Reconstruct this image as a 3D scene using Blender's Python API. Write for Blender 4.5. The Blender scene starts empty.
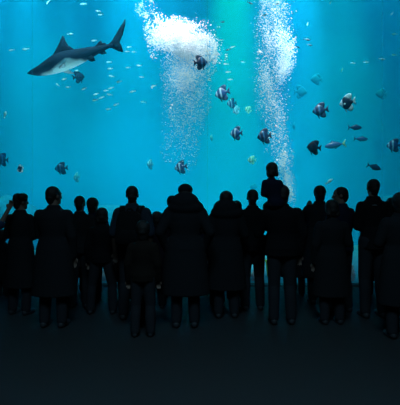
import bpy, bmesh, math, random
import numpy as np
from mathutils import Vector, Matrix, Euler

C = bpy.context.scene.collection
R = math.radians
rng = random.Random(7)
nrng = np.random.default_rng(11)

EYE = 1.55          # camera height
F = 400.0           # focal length in pixels
GLASS = 7.4         # distance of the acrylic window from the camera
BACK = 14.5         # back wall of the tank

def at(px, py, Y):
    """world point seen at a photo pixel when it stands Y metres in front of the camera"""
    return Vector(((px - 200.0) / F * Y, Y, EYE - (py - 202.5) / F * Y))

# ------------------------------------------------------------------ materials
def mat(name, col, rough=0.6, spec=0.4, metal=0.0, bump=0.0, bscale=40.0, var=0.0, vscale=8.0):
    m = bpy.data.materials.new(name); m.use_nodes = True
    nt = m.node_tree; b = nt.nodes['Principled BSDF']
    b.inputs['Base Color'].default_value = (*col, 1)
    b.inputs['Roughness'].default_value = rough
    b.inputs['Specular IOR Level'].default_value = spec
    b.inputs['Metallic'].default_value = metal
    tc = nt.nodes.new('ShaderNodeTexCoord')
    if var:
        n = nt.nodes.new('ShaderNodeTexNoise'); n.inputs['Scale'].default_value = vscale
        nt.links.new(tc.outputs['Object'], n.inputs['Vector'])
        mx = nt.nodes.new('ShaderNodeMix'); mx.data_type = 'RGBA'
        mx.inputs[6].default_value = (*[c * (1 - var) for c in col], 1)
        mx.inputs[7].default_value = (*[min(1, c * (1 + var)) for c in col], 1)
        nt.links.new(n.outputs['Fac'], mx.inputs[0])
        nt.links.new(mx.outputs[2], b.inputs['Base Color'])
    if bump:
        n = nt.nodes.new('ShaderNodeTexNoise'); n.inputs['Scale'].default_value = bscale
        nt.links.new(tc.outputs['Object'], n.inputs['Vector'])
        bp = nt.nodes.new('ShaderNodeBump'); bp.inputs['Strength'].default_value = bump
        bp.inputs['Distance'].default_value = 0.02
        nt.links.new(n.outputs['Fac'], bp.inputs['Height'])
        nt.links.new(bp.outputs['Normal'], b.inputs['Normal'])
    return m

def ramp_mat(name, axis, stops, rough=0.45, noise=0.0, nscale=10.0, scale=1.0, offset=0.0, interp='LINEAR'):
    """a pattern along one axis of the object (bands, counter-shading)"""
    m = bpy.data.materials.new(name); m.use_nodes = True
    nt = m.node_tree; b = nt.nodes['Principled BSDF']
    b.inputs['Roughness'].default_value = rough
    tc = nt.nodes.new('ShaderNodeTexCoord')
    sp = nt.nodes.new('ShaderNodeSeparateXYZ'); nt.links.new(tc.outputs['Object'], sp.inputs[0])
    ma = nt.nodes.new('ShaderNodeMath'); ma.operation = 'MULTIPLY_ADD'
    nt.links.new(sp.outputs[axis], ma.inputs[0]); ma.inputs[1].default_value = scale; ma.inputs[2].default_value = offset
    last = ma.outputs[0]
    if noise:
        n = nt.nodes.new('ShaderNodeTexNoise'); n.inputs['Scale'].default_value = nscale
        nt.links.new(tc.outputs['Object'], n.inputs['Vector'])
        m2 = nt.nodes.new('ShaderNodeMath'); m2.operation = 'MULTIPLY_ADD'
        nt.links.new(n.outputs['Fac'], m2.inputs[0]); m2.inputs[1].default_value = noise
        nt.links.new(last, m2.inputs[2]); last = m2.outputs[0]
    cr = nt.nodes.new('ShaderNodeValToRGB'); cr.color_ramp.interpolation = interp
    e = cr.color_ramp.elements
    while len(e) > 1: e.remove(e[-1])
    e[0].position = stops[0][0]; e[0].color = (*stops[0][1], 1)
    for p, c in stops[1:]:
        x = e.new(p); x.color = (*c, 1)
    nt.links.new(last, cr.inputs[0]); nt.links.new(cr.outputs[0], b.inputs['Base Color'])
    return m

M = {}
M['floor'] = mat('hall_floor', (0.025, 0.026, 0.027), 0.55, 0.05, bump=0.05, bscale=60)
M['dark_wall'] = mat('dark_wall_paint', (0.012, 0.013, 0.016), 0.8, 0.2)
M['sill'] = mat('black_sill', (0.01, 0.011, 0.013), 0.5, 0.3)
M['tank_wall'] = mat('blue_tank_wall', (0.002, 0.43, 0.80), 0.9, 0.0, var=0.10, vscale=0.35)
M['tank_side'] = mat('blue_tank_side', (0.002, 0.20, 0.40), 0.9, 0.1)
M['sand'] = mat('pale_sand', (0.06, 0.28, 0.36), 0.95, 0.1, bump=0.4, bscale=20, var=0.2, vscale=2)
M['rock'] = mat('reef_rock', (0.003, 0.20, 0.36), 0.9, 0.2, bump=0.8, bscale=9, var=0.5, vscale=5)
M['pale_rock'] = mat('pale_stone', (0.65, 0.68, 0.70), 0.9, 0.2, bump=0.6, bscale=14, var=0.25, vscale=6)
M['coral'] = mat('yellow_coral', (0.62, 0.62, 0.10), 0.8, 0.2, bump=0.5, bscale=40, var=0.3, vscale=20)
jm = bpy.data.materials.new('clear_joint'); jm.use_nodes = True
_n = jm.node_tree; _n.nodes.clear(); _o = _n.nodes.new('ShaderNodeOutputMaterial'); _m = _n.nodes.new('ShaderNodeMixShader')
_t = _n.nodes.new('ShaderNodeBsdfTransparent'); _l = _n.nodes.new('ShaderNodeBsdfTranslucent'); _l.inputs[0].default_value = (0.85, 0.95, 1, 1)
_m.inputs[0].default_value = 0.08; _n.links.new(_t.outputs[0], _m.inputs[1]); _n.links.new(_l.outputs[0], _m.inputs[2]); _n.links.new(_m.outputs[0], _o.inputs[0])
M['joint'] = jm
M['bubble'] = mat('air_bubble', (0.93, 0.93, 0.97), 0.25, 0.6)
M['silver'] = ramp_mat('silver_scales', 2, [(0.0, (0.55, 0.90, 0.90)), (0.7, (0.5, 0.88, 0.88)), (0.95, (0.12, 0.42, 0.48))], 0.35, scale=20, offset=0.5)
M['smalldark'] = mat('dark_scales', (0.03, 0.10, 0.16), 0.4, 0.5)
M['skin'] = mat('skin', (0.13, 0.08, 0.06), 0.6, 0.3)
M['skin_dark'] = mat('brown_skin', (0.06, 0.034, 0.025), 0.6, 0.3)
M['hair'] = mat('dark_hair', (0.010, 0.008, 0.007), 0.6, 0.3, bump=0.5, bscale=90)
M['cap'] = mat('black_cap', (0.010, 0.010, 0.012), 0.9, 0.1)
M['shoe'] = mat('lifted_shoe', (0.022, 0.024, 0.028), 0.6, 0.3)  # colour raised in place of haze near the floor
M['eye'] = mat('eye', (0.5, 0.5, 0.5), 0.2, 0.5)
M['black_eye'] = mat('black_eye', (0.005, 0.005, 0.006), 0.15, 0.6)
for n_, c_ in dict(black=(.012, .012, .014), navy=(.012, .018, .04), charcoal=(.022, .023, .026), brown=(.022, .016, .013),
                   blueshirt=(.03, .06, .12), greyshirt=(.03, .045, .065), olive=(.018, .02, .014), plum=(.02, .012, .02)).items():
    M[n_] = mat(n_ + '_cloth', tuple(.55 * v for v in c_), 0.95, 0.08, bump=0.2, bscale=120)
M['denim'] = mat('lifted_denim', (0.019, 0.021, 0.025), 0.95, 0.08, bump=0.2, bscale=160)  # colour lightened to stand in for haze over the legs
M['wool'] = mat('lifted_wool', (0.013, 0.014, 0.016), 0.98, 0.05, bump=0.3, bscale=90)  # coats lightened too, haze lift put into the cloth colour

# ------------------------------------------------------------------ helpers
def link_mesh(name, me, m, parent=None):
    o = bpy.data.objects.new(name, me); C.objects.link(o)
    if m is not None:
        me.materials.clear(); me.materials.append(m)
    if parent is not None: o.parent = parent
    return o

def from_bm(name, bm, m, parent=None, smooth=True):
    bmesh.ops.recalc_face_normals(bm, faces=bm.faces)
    me = bpy.data.meshes.new(name); bm.to_mesh(me); bm.free()
    if smooth:
        for p in me.polygons: p.use_smooth = True
    return link_mesh(name, me, m, parent)

def tag(o, label=None, cat=None, group=None, kind=None):
    if label: o['label'] = label
    if cat: o['category'] = cat
    if group: o['group'] = group
    if kind: o['kind'] = kind
    return o

def empty(name, loc=(0, 0, 0), rot=(0, 0, 0)):
    o = bpy.data.objects.new(name, None); C.objects.link(o)
    o.empty_display_size = 0.1; o.location = loc; o.rotation_euler = rot
    return o

def box_bm(bm, lo, hi):
    x0, y0, z0 = lo; x1, y1, z1 = hi
    v = [bm.verts.new(p) for p in ((x0,y0,z0),(x1,y0,z0),(x1,y1,z0),(x0,y1,z0),(x0,y0,z1),(x1,y0,z1),(x1,y1,z1),(x0,y1,z1))]
    for f in ((0,3,2,1),(4,5,6,7),(0,1,5,4),(1,2,6,5),(2,3,7,6),(3,0,4,7)): bm.faces.new([v[i] for i in f])
    return bm

def struct(name, lo, hi, m):
    o = from_bm(name, box_bm(bmesh.new(), lo, hi), m, smooth=False); o['kind'] = 'structure'
    return o

def loft(bm, rings, close=True):
    """rings: lists of points, same count each; closed both ends"""
    vs = [[bm.verts.new(p) for p in r] for r in rings]
    n = len(rings[0])
    for a, b in zip(vs, vs[1:]):
        for i in range(n):
            bm.faces.new((a[i], a[(i+1) % n], b[(i+1) % n], b[i]))
    if close:
        bm.faces.new(list(reversed(vs[0]))); bm.faces.new(vs[-1])

def ell_ring(c, ax, ay, n=16):
    return [c + ax * math.cos(2*math.pi*i/n) + ay * math.sin(2*math.pi*i/n) for i in range(n)]

def round_cone(bm, p0, r0, p1, r1, n=14):
    p0, p1 = Vector(p0), Vector(p1); d = p1 - p0
    L = d.length
    d = d / L if L > 1e-6 else Vector((0, 0, 1))
    s = Vector((1, 0, 0)) if abs(d.x) < 0.8 else Vector((0, 1, 0))
    a = d.cross(s).normalized(); b = d.cross(a)
    rings = []
    for k in (-80, -55, -30, 0):
        rings.append(ell_ring(p0 + d * r0 * math.sin(R(k)), a * r0 * math.cos(R(k)), b * r0 * math.cos(R(k)), n))
    for k in (0, 30, 55, 80):
        rings.append(ell_ring(p1 + d * r1 * math.sin(R(k)), a * r1 * math.cos(R(k)), b * r1 * math.cos(R(k)), n))
    loft(bm, rings)

def ellipsoid(bm, c, r, rot=None, seg=18):
    mt = Matrix.Translation(Vector(c)) @ (rot.to_matrix().to_4x4() if rot else Matrix()) @ Matrix.Diagonal((*r, 1))
    bmesh.ops.create_uvsphere(bm, u_segments=seg, v_segments=seg//2 + 2, radius=1, matrix=mt)

def remeshed(name, bm, vox, m, parent, smooth_it=2):
    bmesh.ops.recalc_face_normals(bm, faces=bm.faces)
    me = bpy.data.meshes.new(name + '_raw'); bm.to_mesh(me); bm.free()
    o = bpy.data.objects.new(name + '_raw', me); C.objects.link(o)
    r = o.modifiers.new('r', 'REMESH'); r.mode = 'VOXEL'; r.voxel_size = vox; r.use_smooth_shade = True
    s = o.modifiers.new('s', 'SMOOTH'); s.iterations = smooth_it; s.factor = 0.5
    dg = bpy.context.evaluated_depsgraph_get()
    out = bpy.data.meshes.new_from_object(o.evaluated_get(dg))
    bpy.data.objects.remove(o); bpy.data.meshes.remove(me)
    out.name = name
    return link_mesh(name, out, m, parent)

# ------------------------------------------------------------------ the hall and the tank
W = 10.0
struct('floor', (-W, -5, -0.1), (W, GLASS, 0), M['floor'])
struct('ceiling', (-W, -5, 7.2), (W, GLASS, 7.4), M['dark_wall'])
struct('wall_rear', (-W, -5.2, 0), (W, -5, 7.2), M['dark_wall'])
struct('wall_left', (-W - 0.2, -5, 0), (-W, GLASS, 7.2), M['dark_wall'])
struct('wall_right', (W, -5, 0), (W + 0.2, GLASS, 7.2), M['dark_wall'])
struct('wall_front', (-W, GLASS, 6.6), (W, GLASS + 0.25, 10.5), M['dark_wall'])
struct('trim_sill', (-W, GLASS, -0.1), (W, GLASS + 0.25, 0.015), M['sill'])
struct('wall_back', (-W - 1, BACK, -0.1), (W + 1, BACK + 0.2, 11.5), M['tank_wall'])
struct('wall_tank_left', (-W - 1.2, GLASS + 0.25, -0.1), (-W - 1, BACK, 11.5), M['tank_side'])
struct('wall_tank_right', (W + 1, GLASS + 0.25, -0.1), (W + 1.2, BACK, 11.5), M['tank_side'])
struct('floor_tank', (-W - 1, GLASS + 0.25, -0.2), (W + 1, BACK, 0.0), M['sand'])

# acrylic panes between the seams
gm = bpy.data.materials.new('clear_acrylic'); gm.use_nodes = True
nt = gm.node_tree; nt.nodes.clear()
out = nt.nodes.new('ShaderNodeOutputMaterial'); mx = nt.nodes.new('ShaderNodeMixShader')
tr = nt.nodes.new('ShaderNodeBsdfTransparent'); tr.inputs[0].default_value = (0.97, 0.99, 1, 1)
gl = nt.nodes.new('ShaderNodeBsdfGlossy'); gl.inputs['Roughness'].default_value = 0.02
mx.inputs[0].default_value = 0.012
nt.links.new(tr.outputs[0], mx.inputs[1]); nt.links.new(gl.outputs[0], mx.inputs[2])
nt.links.new(mx.outputs[0], out.inputs[0])
seams = [at(28.5, 0, GLASS).x, at(207.5, 0, GLASS).x, at(386.5, 0, GLASS).x]
edges = [-W] + seams + [W]
for i in range(4):
    struct('window_%d' % (i + 1), (edges[i] + 0.008, GLASS + 0.06, 0.015), (edges[i+1] - 0.008, GLASS + 0.18, 6.6), gm)
for i, x in enumerate(seams):
    struct('trim_%d' % (i + 1), (x - 0.008, GLASS + 0.16, 0.015), (x + 0.008, GLASS + 0.18, 6.6), M['joint'])

# the water: a faintly scattering, red-absorbing volume
wm = bpy.data.materials.new('tank_water'); wm.use_nodes = True
nt = wm.node_tree; nt.nodes.clear()
out = nt.nodes.new('ShaderNodeOutputMaterial'); ad = nt.nodes.new('ShaderNodeAddShader')
sc_ = nt.nodes.new('ShaderNodeVolumeScatter'); sc_.inputs['Color'].default_value = (0.015, 0.55, 0.92, 1)
sc_.inputs['Density'].default_value = 0.06; sc_.inputs['Anisotropy'].default_value = 0.0
ab = nt.nodes.new('ShaderNodeVolumeAbsorption'); ab.inputs['Color'].default_value = (0.2, 0.93, 0.98, 1)
ab.inputs['Density'].default_value = 0.09
nt.links.new(sc_.outputs[0], ad.inputs[0]); nt.links.new(ab.outputs[0], ad.inputs[1]); nt.links.new(ad.outputs[0], out.inputs['Volume'])
w = struct('water', (-W - 0.98, GLASS + 0.26, 0.004), (W + 0.98, BACK - 0.01, 10.4), wm)

# lamps over the tank
def spot(name, x, y, z, tx, ty, tz, power, col, ang, blend=1.0, size=0.4):
    l = bpy.data.lights.new(name, 'SPOT'); l.energy = power; l.color = col; l.spot_size = R(ang); l.spot_blend = blend
    l.shadow_soft_size = size
    o = bpy.data.objects.new(name, l); C.objects.link(o); o.location = (x, y, z)
    o.rotation_euler = (Vector((tx, ty, tz)) - Vector((x, y, z))).to_track_quat('-Z', 'Y').to_euler()
    return o

# (photo x of the band on the back wall, power, colour, cone)
LW = (0.80, 0.93, 1.0)
B_ = (0.38, 0.87, 0.94)
WASH = [(-45, 6500, LW, 36), (4, 2600, B_, 18), (30, 7200, B_, 12), (58, 3200, B_, 14), (88, 3200, (0.5, 0.92, 0.95), 20), (127, 8600, B_, 14), (152, 4200, B_, 16),
        (190, 4000, B_, 22), (232, 11500, (0.35, 1.0, 0.48), 14), (268, 4200, (0.45, 0.92, 1.0), 20), (303, 9000, B_, 12), (335, 3600, (0.4, 1.0, 0.72), 18),
        (375, 2300, (0.35, 0.8, 1.0), 26), (450, 3000, (0.35, 0.8, 1.0), 36)]
for px, p, c, a in WASH:
    x = (px - 200) / F * BACK
    o = spot('tank_wash_lamp', x, 11.3, 16.0, x, BACK, 5.6, p * 0.82, c, 42)
    o.scale = (math.tan(R(a / 2)) / math.tan(R(21)), 1, 1)          # a slot-shaped beam, tall and narrow
for px in (50, 140, 230, 345):  # added green spots that tint the lower water teal
    x = (px - 200) / F * BACK
    spot('teal_fill', x, 11.0, 14.0, x, BACK, 0.3, 2600, (0.2, 1.0, 0.55), 34)
# added fill spots that brighten fish and bubbles, nearer the window
for px, p in [(30, 2200), (120, 2600), (290, 2200), (370, 1600)]:
    x = (px - 200) / F * 9.0
    spot('fish_fill', x, 7.85, 7.9, x, 10.3, 3.9, p * 0.55, (0.38, 0.85, 1.0), 80)
spot('bubble_fill', at(185, 0, 9.5).x - 0.4, 7.85, 8.2, at(182, 50, 9.6).x, 9.6, 5.0, 3000, (1.0, 0.86, 0.9), 44)  # extra spots added to whiten the bubble plumes
spot('bubble_fill', at(272, 0, 9.5).x + 0.4, 7.85, 8.2, at(277, 55, 9.6).x, 9.6, 4.6, 2300, (1.0, 0.86, 0.9), 44)
spot('bubble_fill', at(300, 0, 9.5).x, 7.85, 7.8, at(285, 172, 9.6).x, 9.6, at(285, 172, 9.6).z, 1500, (1.0, 0.88, 0.92), 30)

# added fill from below, behind the sill, to brighten the shark's belly
for px, tpx, tpy, p in [(20, 55, 70, 420), (95, 80, 55, 300)]:
    x = (px - 200) / F * 8.0
    spot('belly_fill', x, 8.1, 0.25, at(tpx, tpy, 9.3).x, 9.3, at(tpx, tpy, 9.3).z, p, (0.6, 0.93, 1.0), 40)

# added dim fill over the floor and backs, stands in for haze lift
l = bpy.data.lights.new('floor_fill', 'AREA'); l.energy = 165; l.size = 2.0; l.color = (0.38, 0.76, 1.0); l.spread = R(120)
o = bpy.data.objects.new('floor_fill', l); C.objects.link(o); o.location = (0, -0.2, 6.6)

# ------------------------------------------------------------------ rocks in the tank
def rock(name, c, r, m, seed, label, cat='rock', group=None, rough=0.25):
    bm = bmesh.new(); bmesh.ops.create_icosphere(bm, subdivisions=4, radius=1)
    from mathutils import noise
    for v in bm.verts:
        d = v.co.normalized()
        k = 1 + rough * noise.noise(d * 1.6 + Vector((seed * 3.1, 0, 0))) + rough * 0.5 * noise.noise(d * 4 + Vector((0, seed, 0)))
        v.co = Vector((d.x * r[0], d.y * r[1], d.z * r[2])) * k
    o = from_bm(name, bm, m); o.location = c
    tag(o, label, cat, group)
    return o
def on_sand(px, Y): return Vector(((px - 200) / F * Y, Y, 0))
rock('reef_rock', on_sand(0, 13.4) + Vector((0, 0, 0.5)), (1.5, 0.9, 1.15), M['rock'], 1, 'faint reef mound behind the crowd at the far left')
rock('reef_rock', on_sand(112, 13.5) + Vector((0, 0, 0.4)), (1.4, 0.8, 1.05), M['rock'], 2, 'low reef mound behind the person with the backpack')
rock('reef_rock', on_sand(213, 13.4) + Vector((0, 0, 0.3)), (0.9, 0.8, 0.75), M['rock'], 3, 'small reef mound at the foot of the middle window seam')
rock('reef_rock', on_sand(392, 13.2) + Vector((0, 0, 0.5)), (0.9, 0.9, 1.25), M['rock'], 4, 'reef mound beyond the people at the far right')

for k, (px, Y, r, lb) in enumerate([(103, 7.95, (.10, .09, .13), 'pale stone on the tank floor seen between legs below the left cluster'), (253, 7.95, (.05, .07, .10), 'pale stone on the tank floor seen between the legs left of the carried child'),
                                    (351.5, 7.95, (.07, .08, .16), 'pale stone on the tank floor seen in the gap left of the tallest person'), (66, 8.2, (.08, .08, .22), 'pale stone on the tank floor beside the broad person near the left'), (0, 8.1, (.12, .10, .16), 'pale stone on the tank floor at the left edge')]):
    rock('pale_stone', on_sand(px, Y) + Vector((0, 0, r[2] * 0.8)), r, M['pale_rock'], 9 + k, lb, 'stone')
for px, lb in [(261, 'yellow coral clump on the tank floor, left one in the leg gap'), (268.5, 'yellow coral clump on the tank floor, right one in the leg gap')]:
    c = on_sand(px, 8.4); root = empty('coral_clump', c); tag(root, lb, 'coral')
    for k in range(7):
        a = k * 0.9; bm = bmesh.new(); d = Vector((math.cos(a) * .05, math.sin(a) * .05, .30 + .04 * math.sin(k * 2.3)))
        round_cone(bm, (d.x * .2, d.y * .2, 0), .022, d, .016, 10); ellipsoid(bm, d, (.028, .028, .034), seg=10); from_bm('branch', bm, M['coral'], root)

# ------------------------------------------------------------------ bubbles
ico = bmesh.new(); bmesh.ops.create_icosphere(ico, subdivisions=2, radius=1)
IV = np.array([v.co[:] for v in ico.verts]); IF = np.array([[v.index for v in f.verts] for f in ico.faces]); ico.free()
def bubble_mesh(name, pts, rad):
    n = len(pts); nv = len(IV)
    sq = nrng.uniform(0.8, 1.2, (n, 1, 3))
    V = (IV[None] * rad[:, None, None] * sq + pts[:, None, :]).reshape(-1, 3)
    Fc = (IF[None] + (np.arange(n) * nv)[:, None, None]).reshape(-1)
    me = bpy.data.meshes.new(name); me.vertices.add(len(V)); me.vertices.foreach_set('co', V.ravel())
    nf = n * len(IF); me.loops.add(nf * 3); me.loops.foreach_set('vertex_index', Fc)
    me.polygons.add(nf); me.polygons.foreach_set('loop_start', np.arange(nf) * 3); me.polygons.foreach_set('loop_total', np.full(nf, 3))
    me.polygons.foreach_set('use_smooth', np.ones(nf, bool)); me.update(); me.validate()
    return me
def blobs(spec, puff=(.18, .35, .6)):
    """spec: (px, py, sx, sy, tilt, n, rmin, rmax) gaussian clusters, as deep as they are wide"""
    P, Rr = [], []
    Y0 = 9.6
    for px, py, sx, sy, tilt, n, r0, r1 in spec:
        nc = max(6, n // 45)                                  # puffs within the cluster
        ctr = nrng.normal(0, 0.9, (nc, 3)); w_ = nrng.random(nc) ** 1.5; w_ /= w_.sum()
        a = ctr[nrng.choice(nc, n, p=w_)] + nrng.normal(0, 1, (n, 3)) * nrng.choice(puff, (n, 1))
        a = a[np.linalg.norm(a, axis=1) < 2.7]; n = len(a)
        u, v = a[:, 0] * sx, a[:, 1] * sy
        t = R(tilt); X = px + u * math.cos(t) - v * math.sin(t); Yp = py + u * math.sin(t) + v * math.cos(t)
        yy = Y0 + a[:, 2] * sx * Y0 / F * 0.8
        P.append(np.stack([(X - 200) / F * yy, yy, EYE - (Yp - 202.5) / F * yy], 1))
        Rr.append(r0 + (r1 - r0) * nrng.random(n) ** 2.5)
    return np.concatenate(P), np.concatenate(Rr)
p, r = blobs([(182, 40, 14, 8.5, 24, 6500, .006, .017), (167, 37, 8.5, 8, 20, 2200, .006, .016), (202, 51, 8, 8, 40, 1900, .006, .016), (183, 40, 18, 12.5, 24, 1500, .006, .015),
              (188, 24, 9, 4, 15, 160, .008, .02), (212, 60, 4, 8, 10, 260, .007, .016)])
tag(link_mesh('bubble_cloud', bubble_mesh('bubble_cloud', p, r), M['bubble']), 'dense white cloud of bubbles right of the shark', 'bubbles', kind='stuff')
p, r = blobs([(150, 18, 6, 10, -25, 260, .006, .018), (144, 6, 6, 8, 0, 160, .006, .015), (157, 32, 6, 8, 0, 200, .006, .018)])
tag(link_mesh('bubble_trail', bubble_mesh('bubble_trail', p, r), M['bubble']), 'thin trail of bubbles rising above the left of the white bubble cloud', 'bubbles', kind='stuff')
p, r = blobs([(188, 70, 11, 10, 0, 3800, .004, .009), (187, 90, 10, 14, 0, 2400, .004, .009), (185, 110, 10, 16, 0, 1400, .004, .009), (181, 138, 8, 18, 0, 500, .005, .010), (176, 160, 6, 14, 0, 60, .005, .010)], (.35, .6, .9))
tag(link_mesh('bubble_column', bubble_mesh('bubble_column', p, r), M['bubble']), 'column of fine bubbles hanging below the white bubble cloud', 'bubbles', kind='stuff')
p, r = blobs([(274, 6, 9, 16, 0, 1700, .004, .011), (273, 34, 9, 14, 0, 1500, .004, .011), (284, 56, 5, 11, 6, 3000, .005, .012), (268, 72, 8, 18, 0, 900, .004, .011), (261, 42, 4, 24, 0, 600, .004, .012),
              (273, 95, 8, 14, 0, 1000, .004, .011), (275, 118, 7, 16, 0, 700, .004, .012), (279, 142, 5, 12, 0, 420, .005, .012), (283, 168, 4, 9, 15, 700, .005, .013), (289, 186, 3, 8, -15, 800, .005, .013)], (.35, .6, .9))
tag(link_mesh('bubble_column', bubble_mesh('bubble_column', p, r), M['bubble']), 'tall column of bubbles rising behind the child on shoulders', 'bubbles', kind='stuff')
for px, py, rr in [(285, 152, .035), (283.5, 153.5, .025), (277, 160, .03), (276, 126, .03), (273, 134, .022), (260, 52, .03), (272, 146, .02), (279, 142, .018), (172, 105, .025), (170.5, 108, .02), (152, 88, .016), (189, 104, .018)]:
    o = link_mesh('large_bubble', bubble_mesh('large_bubble', np.zeros((1, 3)), np.array([rr])), M['bubble']); o.location = at(px, py, 9.3)
    if px > 240: tag(o, 'larger single bubble in the right hand bubble column', 'bubble', 'larger bubbles in the right column')
    else: tag(o, 'larger single bubble in the column below the white cloud', 'bubble', 'larger bubbles in the left column')

# ------------------------------------------------------------------ fish
def body_bm(profile, n=18):
    """profile: (x, top, bottom, halfwidth)"""
    bm = bmesh.new(); rings = []
    # smooth the stations
    xs = [p[0] for p in profile]; N = 26
    X = np.interp(np.linspace(0, len(xs) - 1, N), range(len(xs)), xs)
    order = np.argsort(xs)
    def ip(k): return np.interp(X, np.array(xs)[order], np.array([p[k] for p in profile])[order])
    T, B, H = ip(1), ip(2), ip(3)
    for x, t, b, h in zip(X, T, B, H):
        cz = (t + b) / 2; rz = max((t - b) / 2, 0.001)
        rings.append([Vector((x, max(h, .0008) * math.cos(2*math.pi*i/n), cz + rz * math.sin(2*math.pi*i/n))) for i in range(n)])
    loft(bm, rings)
    bmesh.ops.smooth_vert(bm, verts=bm.verts, factor=0.3, use_axis_x=False, use_axis_y=True, use_axis_z=True)
    return bm
def fin_bm(outline, t, bm=None, tr=None):
    """thin tapered blade from an x,z outline"""
    bm = bm or bmesh.new(); tr = tr or Matrix()
    cx = sum(p[0] for p in outline) / len(outline); cz = sum(p[1] for p in outline) / len(outline)
    e = [bm.verts.new(tr @ Vector((p[0], 0, p[1]))) for p in outline]
    for s in (1, -1):
        i_ = [bm.verts.new(tr @ Vector((cx + (p[0]-cx)*.6, s*t, cz + (p[1]-cz)*.6))) for p in outline]
        n = len(e)
        for i in range(n): bm.faces.new((e[i], e[(i+1) % n], i_[(i+1) % n], i_[i]))
        bm.faces.new(i_)
    return bm

def pose(o, px, py, Y, yaw, pitch=0, roll=0, s=1.0):
    o.location = at(px, py, Y); o.rotation_euler = Euler((R(roll), R(pitch), R(yaw)), 'XYZ'); o.scale = (s, s, s)

# shark, in units of one photo pixel along its axis, then scaled to metres
M['shark'] = ramp_mat('grey_shark_skin', 2, [(0.0, (0.50, 0.78, 0.84)), (0.25, (0.40, 0.66, 0.74)), (0.36, (0.012, 0.03, 0.06)), (1.0, (0.004, 0.010, 0.022))], 0.7, noise=0.10, nscale=0.12, scale=0.045, offset=0.575)
M['shark'].node_tree.nodes['Principled BSDF'].inputs['Specular IOR Level'].default_value = 0.08
M['shark_fin'] = mat('grey_shark_fin', (0.004, 0.010, 0.022), 0.7, 0.08)
M['shark_pale'] = mat('shark_fin_underside', (0.30, 0.40, 0.45), 0.6, 0.2)
sh = empty('shark'); tag(sh, 'grey shark with a pale belly swimming left below the surface', 'shark')
from_bm('body', body_bm([(0, 0.4, -0.4, 0.6), (-3, 1.4, -2.2, 2.6), (-8, 2.3, -5.0, 4.6), (-15, 3.8, -7.0, 6.2), (-24, 7.2, -8.6, 7.4), (-31, 9.4, -9.2, 7.8), (-40, 9.6, -9.4, 7.8), (-48, 8.8, -8.8, 7.0),
                         (-58, 7.0, -7.4, 5.4), (-68, 5.1, -5.2, 3.8), (-78, 3.2, -3.0, 2.3), (-86, 2.2, -2.0, 1.5), (-90, 1.6, -1.4, 0.9)], 24), M['shark'], sh)
from_bm('dorsal_fin', fin_bm([(-27, 7.5), (-33, 13), (-39, 19), (-44.5, 25.5), (-46, 25), (-46.2, 20), (-47.5, 14), (-52, 8.3), (-52, 6.5), (-38, 6)], 0.9), M['shark_fin'], sh)
from_bm('second_dorsal_fin', fin_bm([(-71, 4), (-75, 6), (-79, 8.2), (-80.2, 8), (-80.5, 5.5), (-84, 3.6), (-84, 2), (-74, 2)], 0.4), M['shark_fin'], sh)
from_bm('tail_fin', fin_bm([(-84, 1.4), (-90, 4), (-98, 11), (-106, 18), (-109.4, 21.5), (-110, 20.5), (-108, 15), (-106.5, 13), (-103, 7), (-97.5, 0.5), (-97, -4), (-98, -9.5), (-97, -10.6), (-93, -8), (-88, -3), (-84, -1.4)], 0.6), M['shark_fin'], sh)
from_bm('pelvic_fin', fin_bm([(-61, -5.5), (-64, -8.8), (-68.5, -9.4), (-69, -8), (-67, -4.5)], 0.5, tr=Matrix.Translation((0, 2.5, 0))), M['shark_fin'], sh)
from_bm('pelvic_fin', fin_bm([(-61, -5.5), (-64, -8.4), (-68, -8.8), (-68.5, -8), (-67, -4.5)], 0.5, tr=Matrix.Translation((0, -2.5, 0))), M['shark_fin'], sh)
from_bm('anal_fin', fin_bm([(-73, -3), (-77, -6.2), (-81.5, -6.6), (-81, -4.6), (-80.5, -2)], 0.4), M['shark_fin'], sh)
for s in (1, -1):
    tr = Matrix.Translation((0, s * 6, -6)) @ Matrix.Rotation(R(s * 98), 4, 'X')
    from_bm('pectoral_fin', fin_bm([(-26, 0), (-31, 9), (-37, 17), (-41, 20.5), (-42, 19.5), (-40, 12), (-38.5, 5), (-38, 0)], 0.7, tr=tr), M['shark_pale'], sh)
    bm = bmesh.new(); ellipsoid(bm, (-9.5, s * 4.6, -0.6), (0.7, 0.35, 0.7)); from_bm('eye', bm, M['black_eye'], sh)
    for k in range(5):
        bm = bmesh.new(); ellipsoid(bm, (-20.5 - 1.7 * k, s * (6.75 + 0.14 * k), -0.4), (0.18, 0.35, 2.6), Euler((0, R(12), 0)), 10); from_bm('gill_slit', bm, M['black_eye'], sh)
_nt = M['shark'].node_tree; _cr = [n for n in _nt.nodes if n.type == 'VALTORGB'][0]; _sp = [n for n in _nt.nodes if n.type == 'SEPXYZ'][0]
_src = _cr.inputs[0].links[0].from_socket
def _math(op, a, b, clamp=False):
    n = _nt.nodes.new('ShaderNodeMath'); n.operation = op; n.use_clamp = clamp
    for i, v in enumerate((a, b)):
        if isinstance(v, (int, float)): n.inputs[i].default_value = v
        else: _nt.links.new(v, n.inputs[i])
    return n.outputs[0]
_d = _math('ABSOLUTE', _math('ADD', _sp.outputs[0], 42.0), 0)                      # pale flank wedge behind the head
_b = _math('MULTIPLY', _math('SUBTRACT', 1.0, _math('DIVIDE', _d, 17.0), True), 0.25)
_nt.links.new(_math('SUBTRACT', _src, _b), _cr.inputs[0])
Ysh = 9.0
pose(sh, 27.5, 73.5, Ysh, 180, 18.6, 4, Ysh / F)

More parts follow.
